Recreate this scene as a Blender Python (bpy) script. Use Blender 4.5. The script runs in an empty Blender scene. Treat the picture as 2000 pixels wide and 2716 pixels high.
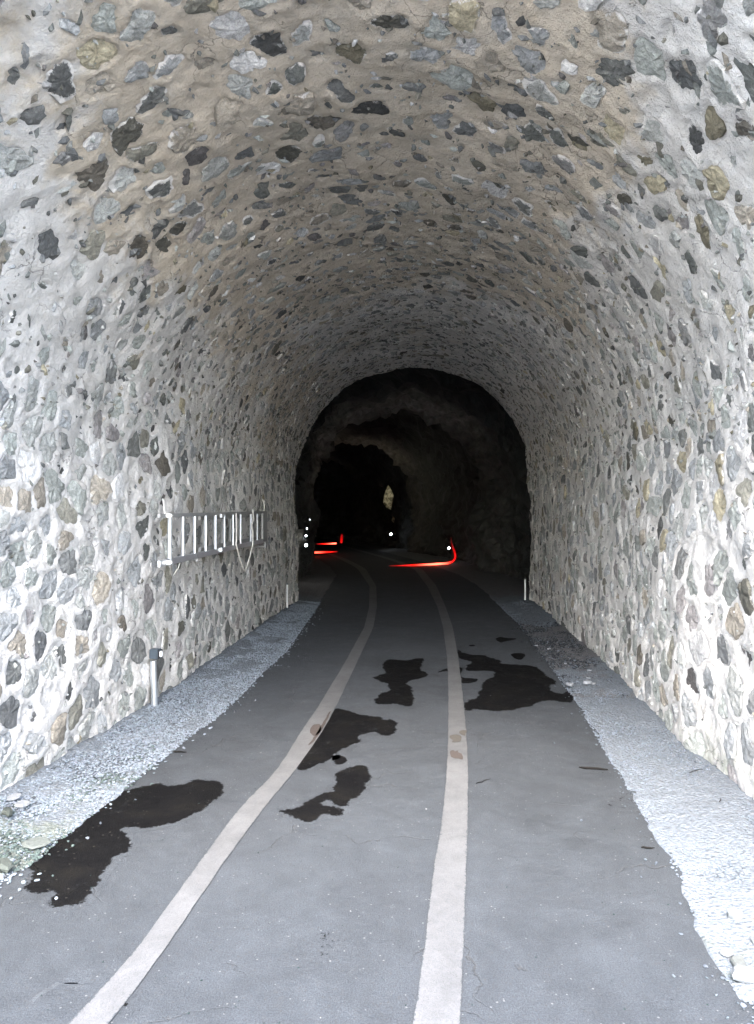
import bpy, bmesh, math, random
import numpy as np
from mathutils import Vector, Matrix
rnd = random.Random(7); rs = np.random.RandomState(11)
sc = bpy.context.scene
COL = sc.collection
PI = math.pi

# ------------------------------------------------------------------ camera, sky, sun, exposure
cam = bpy.data.cameras.new('camera'); camo = bpy.data.objects.new('camera', cam); COL.objects.link(camo)
camo.location = (0, 0, 1.6); camo.rotation_euler = (math.radians(90), 0, 0)
cam.sensor_fit = 'VERTICAL'; cam.sensor_height = 36; cam.lens = 36*1961/2716; cam.shift_y = -13/2716
cam.clip_start = 0.05; cam.clip_end = 3000
sc.camera = camo
SUN_EL, SUN_AZ = math.radians(50), math.radians(188)   # bright overcast: a wide soft sun high behind the camera
w = bpy.data.worlds.new('World'); sc.world = w; w.use_nodes = True
nt = w.node_tree; nt.nodes.clear()
sky = nt.nodes.new('ShaderNodeTexSky'); sky.sky_type = 'NISHITA'; sky.sun_disc = False
sky.sun_elevation = SUN_EL; sky.sun_rotation = SUN_AZ; sky.air_density = 1.0; sky.dust_density = 3.0; sky.ozone_density = 0.8
bg = nt.nodes.new('ShaderNodeBackground'); bg.inputs[1].default_value = 0.15
wo = nt.nodes.new('ShaderNodeOutputWorld')
nt.links.new(sky.outputs[0], bg.inputs[0]); nt.links.new(bg.outputs[0], wo.inputs[0])
sl = bpy.data.lights.new('sun', 'SUN'); sl.energy = .76; sl.angle = math.radians(60); sl.color = (.96, .985, 1)
slo = bpy.data.objects.new('sun', sl); COL.objects.link(slo)
sd = Vector((math.sin(SUN_AZ)*math.cos(SUN_EL), math.cos(SUN_AZ)*math.cos(SUN_EL), math.sin(SUN_EL)))
slo.rotation_euler = (-sd).to_track_quat('-Z', 'Y').to_euler(); slo.location = (0, -10, 20)
sc.view_settings.view_transform = 'Standard'; sc.view_settings.look = 'None'
sc.view_settings.exposure = 4.02; sc.view_settings.gamma = 1.0; sc.view_settings.use_curve_mapping = False
sc.cycles.max_bounces = 10; sc.cycles.diffuse_bounces = 6; sc.cycles.glossy_bounces = 3
sc.cycles.use_denoising = True

# ------------------------------------------------------------------ numpy noise
_P = rs.rand(256, 256)
def vnoise(u, v, seed=0):
    u = u + seed*17.31; v = v + seed*9.77
    iu = np.floor(u).astype(int); iv = np.floor(v).astype(int)
    fu = u-iu; fv = v-iv
    fu = fu*fu*fu*(fu*(fu*6-15)+10); fv = fv*fv*fv*(fv*(fv*6-15)+10)
    a = _P[iu & 255, iv & 255]; b = _P[(iu+1) & 255, iv & 255]
    c = _P[iu & 255, (iv+1) & 255]; d = _P[(iu+1) & 255, (iv+1) & 255]
    return ((a*(1-fu)+b*fu)*(1-fv)+(c*(1-fu)+d*fu)*fv)*2-1
def fbm(u, v, seed=0, octv=3):
    r = 0; amp = 1; t = 0
    for o in range(octv):
        r = r+amp*vnoise(u*2**o*1.03, v*2**o, seed+o*3); t += amp; amp *= .5
    return r/t
def sstep(a, b, x):
    t = np.clip((x-a)/(b-a), 0, 1); return t*t*(3-2*t)

# ------------------------------------------------------------------ mesh helpers
def tag(o, label=None, cat=None, group=None, kind=None):
    if label: o['label'] = label
    if cat: o['category'] = cat
    if group: o['group'] = group
    if kind: o['kind'] = kind
    return o
def link(name, me, mat=None, parent=None, loc=None):
    o = bpy.data.objects.new(name, me); COL.objects.link(o)
    if mat and me and not me.materials: me.materials.append(mat)
    if loc is not None: o.location = loc
    if parent: o.parent = parent
    return o
def empty(name, loc=(0, 0, 0)):
    o = bpy.data.objects.new(name, None); COL.objects.link(o); o.location = loc; o.empty_display_size = .1
    return o
def mesh_np(name, V, F, smooth=True, attrs=None):
    """V (n,3); F (m,k) int array"""
    me = bpy.data.meshes.new(name)
    V = np.asarray(V, dtype=np.float32); F = np.asarray(F, dtype=np.int32)
    me.vertices.add(len(V)); me.vertices.foreach_set('co', V.ravel())
    k = F.shape[1]
    me.loops.add(F.size); me.loops.foreach_set('vertex_index', F.ravel())
    me.polygons.add(len(F)); me.polygons.foreach_set('loop_start', np.arange(0, F.size, k, dtype=np.int32))
    me.polygons.foreach_set('loop_total', np.full(len(F), k, dtype=np.int32))
    me.polygons.foreach_set('use_smooth', np.full(len(F), smooth))
    for n, arr in (attrs or {}).items():
        arr = np.asarray(arr, dtype=np.float32)
        if arr.ndim == 1:
            a = me.attributes.new(n, 'FLOAT', 'POINT'); a.data.foreach_set('value', arr)
        else:
            a = me.attributes.new(n, 'FLOAT_COLOR', 'POINT'); a.data.foreach_set('color', arr.ravel())
    me.update(calc_edges=True); me.validate()
    return me
def grid_faces(n, m, flip=False):
    i = np.arange(n-1)[:, None]*m+np.arange(m-1)[None, :]
    f = np.stack([i, i+1, i+m+1, i+m], -1).reshape(-1, 4)
    return f[:, ::-1] if flip else f
def tube(pts, rad, seg=8, cap=True):
    pts = [Vector(p) for p in pts]; V = []; F = []
    rads = rad if isinstance(rad, (list, tuple)) else [rad]*len(pts)
    up = None
    for i, p in enumerate(pts):
        t = (pts[min(i+1, len(pts)-1)]-pts[max(i-1, 0)]).normalized()
        if up is None: up = Vector((0, 0, 1)) if abs(t.z) < .9 else Vector((1, 0, 0))
        s = t.cross(up).normalized(); up = s.cross(t).normalized()
        for k in range(seg):
            a = 2*PI*k/seg; V.append(p+(s*math.cos(a)+up*math.sin(a))*rads[i])
    for i in range(len(pts)-1):
        for k in range(seg):
            F.append((i*seg+k, i*seg+(k+1) % seg, (i+1)*seg+(k+1) % seg, (i+1)*seg+k))
    if cap:
        F.append(tuple(range(seg))[::-1]); F.append(tuple((len(pts)-1)*seg+k for k in range(seg)))
    return V, F
class MB:
    def __init__(s): s.V = []; s.F = []
    def add(s, VF):
        b = len(s.V); s.V += [tuple(v) for v in VF[0]]; s.F += [tuple(b+i for i in f) for f in VF[1]]; return s
    def tube(s, pts, r, seg=8): return s.add(tube(pts, r, seg))
    def box(s, c, d, ax=None):
        """box centred c, half sizes d, axes ax (3 vectors)"""
        ax = ax or (Vector((1, 0, 0)), Vector((0, 1, 0)), Vector((0, 0, 1)))
        V = []
        for z in (-1, 1):
            for y in (-1, 1):
                for x in (-1, 1): V.append(Vector(c)+ax[0]*d[0]*x+ax[1]*d[1]*y+ax[2]*d[2]*z)
        F = [(0, 2, 3, 1), (4, 5, 7, 6), (0, 1, 5, 4), (2, 6, 7, 3), (0, 4, 6, 2), (1, 3, 7, 5)]
        return s.add((V, F))
    def build(s, name, mat, parent=None, origin=(0, 0, 0), bevel=0, smooth=False):
        me = bpy.data.meshes.new(name)
        me.from_pydata([Vector(v)-Vector(origin) for v in s.V], [], s.F)
        if bevel:
            bm = bmesh.new(); bm.from_mesh(me)
            bmesh.ops.bevel(bm, geom=bm.edges[:], offset=bevel, segments=2, affect='EDGES', clamp_overlap=True)
            bm.to_mesh(me); bm.free()
        if smooth:
            me.polygons.foreach_set('use_smooth', [True]*len(me.polygons))
        me.update()
        return link(name, me, mat, parent)

# ------------------------------------------------------------------ materials
class NM:
    def __init__(s, name, rough=.8, spec=.3):
        s.m = bpy.data.materials.new(name); s.m.use_nodes = True; s.t = s.m.node_tree
        s.b = s.t.nodes['Principled BSDF']; s.b.inputs['Roughness'].default_value = rough
        s.b.inputs['Specular IOR Level'].default_value = spec
        s.co = s.t.nodes.new('ShaderNodeTexCoord').outputs['Object']
    def geo(s):
        s.co = s.t.nodes.new('ShaderNodeNewGeometry').outputs['Position']; return s
    def lk(s, a, b): s.t.links.new(a, b)
    def noise(s, scale, detail=4, rough=.55, dist=0, vec=None):
        n = s.t.nodes.new('ShaderNodeTexNoise'); n.inputs['Scale'].default_value = scale
        n.inputs['Detail'].default_value = detail; n.inputs['Roughness'].default_value = rough
        n.inputs['Distortion'].default_value = dist
        s.lk(vec or s.co, n.inputs['Vector']); return n.outputs['Fac']
    def voro(s, scale, feature='F1', out='Distance', vec=None, rand=1):
        n = s.t.nodes.new('ShaderNodeTexVoronoi'); n.feature = feature; n.inputs['Scale'].default_value = scale
        n.inputs['Randomness'].default_value = rand
        s.lk(vec or s.co, n.inputs['Vector']); return n.outputs[out]
    def ramp(s, fac, stops, interp='LINEAR'):
        n = s.t.nodes.new('ShaderNodeValToRGB'); r = n.color_ramp; r.interpolation = interp
        while len(r.elements) < len(stops): r.elements.new(.5)
        for e, (p, c) in zip(r.elements, stops):
            e.position = p; e.color = (c, c, c, 1) if isinstance(c, (int, float)) else (*c, 1)
        s.lk(fac, n.inputs[0]); return n.outputs[0]
    def mix(s, fac, a, b, mode='MIX'):
        n = s.t.nodes.new('ShaderNodeMix'); n.data_type = 'RGBA'; n.blend_type = mode
        for v, i in ((fac, 0), (a, 6), (b, 7)):
            if isinstance(v, (int, float)) and i == 0: n.inputs[0].default_value = v
            elif isinstance(v, (int, float)): n.inputs[i].default_value = (v, v, v, 1)
            elif isinstance(v, tuple): n.inputs[i].default_value = (*v, 1)
            else: s.lk(v, n.inputs[i])
        return n.outputs[2]
    def math(s, op, a, b=0.0):
        n = s.t.nodes.new('ShaderNodeMath'); n.operation = op
        for v, i in ((a, 0), (b, 1)):
            if isinstance(v, (int, float)): n.inputs[i].default_value = v
            else: s.lk(v, n.inputs[i])
        return n.outputs[0]
    def attr(s, name, out='Color'):
        n = s.t.nodes.new('ShaderNodeAttribute'); n.attribute_name = name; return n.outputs[out]
    def bump(s, h, strength=.5, dist=.01, prev=None):
        n = s.t.nodes.new('ShaderNodeBump'); n.inputs['Strength'].default_value = strength
        n.inputs['Distance'].default_value = dist; s.lk(h, n.inputs['Height'])
        if prev: s.lk(prev, n.inputs['Normal'])
        return n.outputs[0]
    def out(s, col=None, nrm=None, rough=None):
        if isinstance(col, tuple): s.b.inputs['Base Color'].default_value = (*col, 1)
        elif col is not None: s.lk(col, s.b.inputs['Base Color'])
        if nrm is not None: s.lk(nrm, s.b.inputs['Normal'])
        if rough is not None: s.lk(rough, s.b.inputs['Roughness'])
        return s.m
def mat_plain(name, col, rough=.6, metal=0, spec=.4, var=.15, scale=30):
    n = NM(name, rough, spec); n.b.inputs['Metallic'].default_value = metal
    f = n.noise(scale, 4)
    c = n.mix(f, tuple(x*(1-var) for x in col), tuple(min(1, x*(1+var)) for x in col))
    return n.out(c, n.bump(n.noise(scale*6, 3), .15, .002))
def mat_emit(name, col, strength):
    n = NM(name, .4); n.b.inputs['Emission Color'].default_value = (*col, 1)
    n.b.inputs['Emission Strength'].default_value = strength
    return n.out(tuple(c*.5 for c in col))

MORTAR_PALE = (.56, .545, .515)
def mortar_colour(n, stain=True):
    big = n.ramp(n.noise(.9, 4, .6, .6), [(.35, 0), (.65, 1)])
    c = n.mix(big, (.50, .482, .452), (.60, .583, .555))
    mid = n.ramp(n.noise(5.5, 6, .65, .4), [(.3, 0), (.7, 1)])
    c = n.mix(.5, c, n.mix(mid, (.42, .40, .37), (.64, .62, .59)))
    if stain:
        st = n.attr('stain', 'Fac')
        stn = n.ramp(n.math('ADD', st, n.math('MULTIPLY', n.math('SUBTRACT', n.noise(2.6, 6, .65, .5), .5), 1.1)), [(.42, 0), (.58, 1)])
        c = n.mix(n.math('MULTIPLY', stn, .8), c, n.mix(mid, (.37, .31, .23), (.54, .47, .37)))
        al = n.attr('algae', 'Fac')
        aln = n.ramp(n.math('ADD', al, n.math('MULTIPLY', n.math('SUBTRACT', n.noise(7, 6, .7), .5), 1.2)), [(.5, 0), (.75, 1)])
        c = n.mix(n.math('MULTIPLY', aln, .7), c, (.20, .225, .17))
    # dirt specks and hairline cracks
    sp = n.ramp(n.noise(60, 4, .75), [(.62, 0), (.72, 1)])
    c = n.mix(n.math('MULTIPLY', sp, .45), c, (.16, .15, .135))
    blo = n.ramp(n.noise(13, 8, .75, .8), [(.58, 0), (.68, 1)])
    c = n.mix(n.math('MULTIPLY', blo, .42), c, (.22, .21, .195))
    gh = n.ramp(n.noise(4.6, 9, .74, .5), [(.535, 0), (.60, 1)])
    c = n.mix(n.math('MULTIPLY', gh, .2), c, (.27, .265, .25))
    n2 = n.t.nodes.new('ShaderNodeVectorMath'); n2.operation = 'ADD'
    nn = n.t.nodes.new('ShaderNodeTexNoise'); nn.inputs['Scale'].default_value = 5; nn.inputs['Detail'].default_value = 5; n.lk(n.co, nn.inputs['Vector'])
    sc2 = n.t.nodes.new('ShaderNodeVectorMath'); sc2.operation = 'SCALE'; sc2.inputs[3].default_value = .35; n.lk(nn.outputs['Color'], sc2.inputs[0])
    n.lk(n.co, n2.inputs[0]); n.lk(sc2.outputs[0], n2.inputs[1])
    ck = n.ramp(n.voro(3.2, 'DISTANCE_TO_EDGE', 'Distance', n2.outputs[0]), [(.0, 1), (.012, 0)])
    ckm = n.math('MULTIPLY', ck, n.ramp(n.noise(1.7, 3), [(.5, 0), (.58, 1)]))
    c = n.mix(n.math('MULTIPLY', ckm, .75), c, (.09, .085, .08))
    return c, ckm, blo
def mat_mortar():
    n = NM('lime_mortar', .92, .15).geo()
    c, ck, blo = mortar_colour(n)
    b = n.bump(n.noise(9, 7, .75), .6, .04); b = n.bump(n.noise(30, 6, .7), .8, .022, b)
    b = n.bump(n.noise(120, 3, .7), .5, .006, b)
    b = n.bump(blo, .35, -.012, b); b = n.bump(ck, .6, -.01, b)
    return n.out(c, b)
def mat_stone():
    n = NM('field_stone', .85, .25).geo()
    t = n.attr('tint')
    v = n.ramp(n.noise(16, 8, .7, .8), [(.25, .5), (.5, 1), (.75, 1.45)])
    c = n.mix(1, t, v, 'MULTIPLY')
    g = n.ramp(n.noise(110, 3, .8), [(.3, .6), (.5, 1), (.7, 1.35)])
    c = n.mix(.8, c, n.mix(1, c, g, 'MULTIPLY'))
    lich = n.ramp(n.noise(22, 6, .7), [(.6, 0), (.68, 1)])
    c = n.mix(n.math('MULTIPLY', lich, .35), c, (.40, .40, .37))
    e = n.attr('edge', 'Fac'); sm = n.attr('smear', 'Fac')
    k = n.math('ADD', n.math('ADD', e, n.math('MULTIPLY', n.math('SUBTRACT', n.noise(15, 8, .78, .6), .5), 1.7)), sm)
    k = n.ramp(k, [(.80, 0), (.92, 1)])
    mc, ck, blo = mortar_colour(n, False)
    c = n.mix(n.math('MULTIPLY', k, .93), c, mc)
    b = n.bump(n.noise(14, 8, .75, .5), .9, .03)
    b = n.bump(n.voro(30, 'F1'), .35, .01, b)
    b = n.bump(n.noise(130, 3, .7), .4, .005, b)
    return n.out(c, b)
def asphalt_col(n):
    big = n.ramp(n.noise(.55, 5, .6, .5), [(.3, 0), (.7, 1)])
    c = n.mix(big, (.0248, .0288, .0328), (.0338, .0382, .0430))
    g = n.ramp(n.noise(150, 3, .85), [(.32, .55), (.5, 1), (.68, 1.5)])
    c = n.mix(1, c, g, 'MULTIPLY')
    m = n.ramp(n.noise(7, 7, .72, .4), [(.3, .84), (.7, 1.14)])
    c = n.mix(1, c, m, 'MULTIPLY')
    c = n.mix(1, c, n.ramp(n.noise(1.9, 8, .7, 1.5), [(.36, .84), (.6, 1.08)]), 'MULTIPLY')
    cell = n.voro(85, 'F1', 'Color')
    pick = n.t.nodes.new('ShaderNodeSeparateColor'); n.lk(cell, pick.inputs[0])
    dot = n.ramp(n.voro(85, 'F1'), [(.0, 1), (.28, 1), (.36, 0)])
    c = n.mix(n.math('MULTIPLY', n.math('MULTIPLY', dot, n.math('GREATER_THAN', pick.outputs[0], .982)), .8), c, (.10, .10, .10))
    c = n.mix(n.math('MULTIPLY', n.math('MULTIPLY', dot, n.math('LESS_THAN', pick.outputs[0], .10)), .8), c, (.03, .03, .03))
    sp = n.ramp(n.noise(4.1, 10, .8, 1.0), [(.615, 0), (.70, 1)])
    c = n.mix(n.math('MULTIPLY', sp, .65), c, (.04, .04, .04))
    du = n.ramp(n.noise(5.3, 9, .78, .6), [(.62, 0), (.72, 1)])
    c = n.mix(n.math('MULTIPLY', du, .4), c, (.12, .125, .13))
    # hairline cracks
    nn = n.t.nodes.new('ShaderNodeTexNoise'); nn.inputs['Scale'].default_value = 3; nn.inputs['Detail'].default_value = 6; n.lk(n.co, nn.inputs['Vector'])
    s2 = n.t.nodes.new('ShaderNodeVectorMath'); s2.operation = 'SCALE'; s2.inputs[3].default_value = .6; n.lk(nn.outputs['Color'], s2.inputs[0])
    a2 = n.t.nodes.new('ShaderNodeVectorMath'); a2.operation = 'ADD'; n.lk(n.co, a2.inputs[0]); n.lk(s2.outputs[0], a2.inputs[1])
    ck = n.math('MULTIPLY', n.ramp(n.voro(1.1, 'DISTANCE_TO_EDGE', 'Distance', a2.outputs[0]), [(0, 1), (.006, 0)]), n.ramp(n.noise(1.1, 4), [(.50, 0), (.58, 1)]))
    c = n.mix(n.math('MULTIPLY', ck, .7), c, (.03, .03, .03))
    return c, ck, m
def mat_asphalt():
    n = NM('worn_asphalt', .82, .3).geo()
    c, ck, m = asphalt_col(n)
    b = n.bump(n.noise(170, 3, .85), .8, .006)
    b = n.bump(n.noise(11, 5, .6), .3, .02, b); b = n.bump(ck, .6, -.01, b)
    return n.out(c, b, n.ramp(m, [(.86, .75), (1, .9)]))
def mat_wet():
    n = NM('damp_asphalt', .75, .06).geo()
    ca, ck, m = asphalt_col(n)
    c = n.ramp(n.noise(4.5, 7, .7, .6), [(.3, (.0022, .0022, .0025)), (.5, (.0032, .0032, .0034)), (.7, (.006, .0056, .0048))])
    g = n.ramp(n.noise(150, 3, .85), [(.32, .5), (.5, 1), (.68, 1.8)])
    c = n.mix(1, c, g, 'MULTIPLY')
    dot = n.ramp(n.voro(48, 'F1'), [(.0, 1), (.16, 1), (.26, 0)])
    s2 = n.t.nodes.new('ShaderNodeSeparateColor'); n.lk(n.voro(48, 'F1', 'Color'), s2.inputs[0])
    c = n.mix(n.math('MULTIPLY', dot, n.math('GREATER_THAN', s2.outputs[0], .90)), c, (.03, .028, .025))
    w = n.attr('wet', 'Fac')   # 0 dry outside .. 1 well inside
    k = n.math('ADD', w, n.math('MULTIPLY', n.math('SUBTRACT', n.noise(38, 6, .75), .5), .8))
    k = n.math('ADD', k, n.math('MULTIPLY', n.math('SUBTRACT', n.noise(13, 8, .8), .5), .7))
    k = n.ramp(k, [(.47, 0), (.55, 1)])
    dry = n.math('MULTIPLY', n.ramp(n.noise(6, 8, .75, .8), [(.60, 0), (.70, 1)]), .25)
    k2 = n.math('MULTIPLY', k, n.math('SUBTRACT', 1.0, dry))
    c = n.mix(k2, ca, c)
    n.lk(n.ramp(k2, [(0, .3), (1, .05)]), n.b.inputs['Specular IOR Level'])
    b = n.bump(n.noise(170, 3, .85), .8, .006)
    b = n.bump(n.noise(11, 5, .6), .3, .02, b); b = n.bump(ck, .6, -.01, b)
    return n.out(c, b, n.ramp(m, [(.86, .75), (1, .9)]))
def mat_line():
    n = NM('road_paint', .75, .25).geo()
    ca, ck, m = asphalt_col(n)
    c = n.mix(n.ramp(n.noise(1.3, 6, .7), [(.35, 0), (.65, 1)]), (.070, .071, .072), (.092, .093, .094))
    g = n.ramp(n.noise(150, 3, .85), [(.3, .72), (.5, 1), (.65, 1.08)])
    c = n.mix(1, c, g, 'MULTIPLY')
    c = n.mix(1, c, n.ramp(n.noise(6, 8, .75, .6), [(.35, .82), (.6, 1.05)]), 'MULTIPLY')
    e = n.attr('edge', 'Fac')
    k = n.math('ADD', n.math('MULTIPLY', n.math('POWER', e, 5.0), .42), n.math('MULTIPLY', n.math('SUBTRACT', n.noise(42, 7, .8), .5), 1.5))
    k = n.math('ADD', k, n.math('MULTIPLY', n.ramp(n.noise(1.6, 4, .6), [(.42, 0), (.68, 1)]), .17))
    k = n.ramp(k, [(.34, 0), (.42, 1)])
    c = n.mix(n.math('MULTIPLY', k, .85), c, ca)
    return n.out(c, n.bump(n.noise(150, 3, .85), .7, .005))
def mat_gravel():
    n = NM('pale_gravel', .9, .2).geo()
    v = n.voro(55, 'F1'); v2 = n.voro(24, 'DISTANCE_TO_EDGE')
    s2 = n.t.nodes.new('ShaderNodeSeparateColor'); n.lk(n.voro(55, 'F1', 'Color'), s2.inputs[0])
    c = n.mix(s2.outputs[1], (.088, .101, .116), (.125, .142, .160))
    c = n.mix(n.math('MULTIPLY', n.ramp(v, [(.45, 0), (.7, 1)]), .5), c, (.10, .105, .11))
    c = n.mix(n.ramp(n.noise(34, 5, .7), [(.64, 0), (.70, .8)]), c, (.05, .05, .05))
    mud_shade = n.attr('mud_shade', 'Fac')
    mm = n.ramp(n.math('ADD', mud_shade, n.math('MULTIPLY', n.math('SUBTRACT', n.noise(8, 7, .7), .5), 1.0)), [(.42, 0), (.62, 1)])
    c = n.mix(n.math('MULTIPLY', mm, .88), c, n.mix(n.noise(25, 4), (.05, .05, .055), (.13, .125, .12)))
    mo = n.attr('moss', 'Fac')
    mo2 = n.ramp(n.math('ADD', mo, n.math('MULTIPLY', n.math('SUBTRACT', n.noise(11, 7, .7), .5), 1.1)), [(.45, 0), (.65, 1)])
    c = n.mix(n.math('MULTIPLY', mo2, .8), c, n.mix(n.noise(30, 4), (.05, .06, .045), (.13, .14, .125)))
    b = n.bump(v, .8, .012); b = n.bump(n.noise(30, 6, .7), .7, .02, b)
    return n.out(c, b)
def mat_pebble():
    n = NM('gravel_stones', .85, .25).geo()
    t = n.attr('tint'); g = n.ramp(n.noise(60, 4, .7), [(.3, .75), (.7, 1.2)])
    return n.out(n.mix(1, t, g, 'MULTIPLY'), n.bump(n.noise(90, 4, .7), .5, .005))
def mat_rock():
    n = NM('bare_rock', .8, .35).geo()
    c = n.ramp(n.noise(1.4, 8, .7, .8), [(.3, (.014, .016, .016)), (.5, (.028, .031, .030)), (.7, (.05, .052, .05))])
    brown_lit = n.attr('brown', 'Fac')  # brown also carries the painted daylight on the tunnel ribs
    c = n.mix(brown_lit, c, n.ramp(n.noise(4, 8, .72, .8), [(.3, (.13, .12, .10)), (.7, (.62, .58, .50))]))
    b = n.bump(n.noise(3, 8, .75, .8), 1, .15); b = n.bump(n.voro(5, 'F1'), .6, .08, b)
    return n.out(c, b)
def mat_outside():  # unseen ground outside, made extra pale to bounce light onto the vault
    n = NM('pale_bounce_ground', .9, .2).geo()
    return n.out(n.mix(n.ramp(n.noise(2, 7, .7), [(.35, 0), (.65, 1)]), (.60, .595, .58), (.78, .775, .76)), n.bump(n.noise(20, 6, .7), .6, .03))
M = dict(outside=mat_outside(), mortar=mat_mortar(), stone=mat_stone(), asphalt=mat_asphalt(), wet=mat_wet(), line=mat_line(), gravel=mat_gravel(),
         pebble=mat_pebble(), rock=mat_rock(),
         alu=mat_plain('aluminium', (.62, .64, .66), .38, .75, .5, .1, 14),
         oldalu=mat_plain('dull_aluminium', (.30, .30, .29), .6, .4, .4, .2, 20),
         steel=mat_plain('galvanised_steel', (.70, .74, .78), .3, .9, .5, .08, 20),
         cap=mat_plain('white_plastic', (.75, .74, .71), .5, 0, .4, .06),
         grey=mat_plain('slate_grey_plastic', (.045, .058, .07), .5, 0, .4, .1),
         black=mat_plain('black_plastic', (.012, .013, .014), .5, 0, .4, .1),
         rope=mat_plain('pale_rope', (.55, .53, .48), .9, 0, .1, .3, 120),
         cord=mat_plain('dusty_cord', (.24, .23, .20), .95, 0, .1, .3, 120),
         white=mat_plain('white_post_paint', (.72, .73, .72), .5, 0, .4, .08),
         wear=mat_plain('worn_brown_paint', (.05, .042, .038), .9, 0, .1, .35, 90),
         wear2=mat_plain('worn_grey_paint', (.055, .051, .045), .9, 0, .1, .3, 90),
         twig=mat_plain('dead_twig', (.007, .0065, .006), .9, 0, .1, .3),
         lamp=mat_emit('lamp_glow', (.85, .92, 1), 4.5), red=mat_emit('red_glow', (1, .012, .008), 1.6),
         redhot=mat_emit('bright_red_glow', (1, .05, .025), 3.2), reddim=mat_emit('dim_red_glow', (1, .0, .012), .35),
         reflector=mat_plain('white_reflector', (.9, .92, .95), .2, 0, .6, .02),
         pit=mat_plain('damp_hole', (.02, .02, .018), .9, 0, .1, .2))

# ------------------------------------------------------------------ ground points from the traced plan (horizon 1345, eye 1.6 m, focal 1961)
def G(px, py, z=0.0):
    Y = (1.6-z)*1961/(py-1345); return ((px-1000)/1961*Y, Y)

# ------------------------------------------------------------------ lining geometry
YA, YB = 2.4, 12.4
_yl = [1, 2, 4, 5.5, 7, 9, 12.5]; _xl = [-2.35, -2.25, -2.04, -1.83, -1.71, -1.58, -1.34]
_yr = [1, 2, 4, 5, 6.4, 7.6, 9.3, 11, 12.5]; _xr = [1.9, 1.93, 1.98, 2.07, 2.18, 2.28, 2.42, 2.51, 2.57]
_yy = np.linspace(1, 13.5, 400)
def _sm(y, x):
    v = np.interp(_yy, y, x); k = np.hanning(41); k /= k.sum()
    vp = np.concatenate([np.full(20, v[0]), v, np.full(20, v[-1])]); return np.convolve(vp, k, 'valid')
_L, _R = _sm(_yl, _xl), _sm(_yr, _xr)
def LX(y): return np.interp(y, _yy, _L)
def RX(y): return np.interp(y, _yy, _R)
L0, R0 = 2.1, 1.96
AV = L0+PI*R0; AT = AV+L0
def S(a, y, h):
    a, y, h = np.broadcast_arrays(np.asarray(a, float), np.asarray(y, float), np.asarray(h, float))
    l, r = LX(y), RX(y); c = (l+r)/2; rad = (r-l)/2
    th = np.clip((a-L0)/R0, 0, PI)
    x = c-(rad-h)*np.cos(th); z = 2.0+(rad-h)*np.sin(th)
    z = np.where(a < L0, a-.1, np.where(a > AV, 2.0-(a-AV), z))
    x = np.where(a < L0, l+h, np.where(a > AV, r-h, x))
    return np.stack([x, y, z], -1)
def HL(a, y): return .045*fbm(a*.8, y*.8, 1, 2)+.018*vnoise(a*3.1, y*3.1, 5)
# stones: poisson seeds, Voronoi limited angular outlines
def poisson():
    pts = []; cell = {}
    def wallish(a, y):
        d = max(0, min(a-L0, AV-a)) if L0 < a < AV else 0
        return 1-min(1, d/.55)
    tries = 0
    while tries < 90000:
        tries += 1
        a = rnd.uniform(.05, AT-.05); y = rnd.uniform(YA+.05, YB-.08)
        wl = wallish(a, y)
        dmin = .165*(1-wl)+.180*wl
        dmin *= 1+.42*(1-wl)*math.exp(-max(0, y-4.6)**2/1.6)+.22*math.sin(a*1.9+1.3*math.sin(y*1.1))*math.sin(y*2.3+a*.7)
        if rnd.random() < .3*(1-wl): dmin *= .68
        ea = 1.0+.22*wl
        gx, gy = int(a*ea/.2), int(y/.2); ok = True
        for i in range(gx-1, gx+2):
            for j in range(gy-1, gy+2):
                for q in cell.get((i, j), ()):
                    if (q[0]*ea-a*ea)**2+(q[1]-y)**2 < dmin*dmin: ok = False; break
                if not ok: break
            if not ok: break
        if ok:
            p = (a, y, wl, dmin); pts.append(p); cell.setdefault((gx, gy), []).append(p)
    return pts
seeds = poisson()
SP = np.array([(p[0], p[1]) for p in seeds]); WL = np.array([p[2] for p in seeds]); DM = np.array([p[3] for p in seeds])
NA = 24; ANG = np.arange(NA)*2*PI/NA
OUT = []
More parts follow.
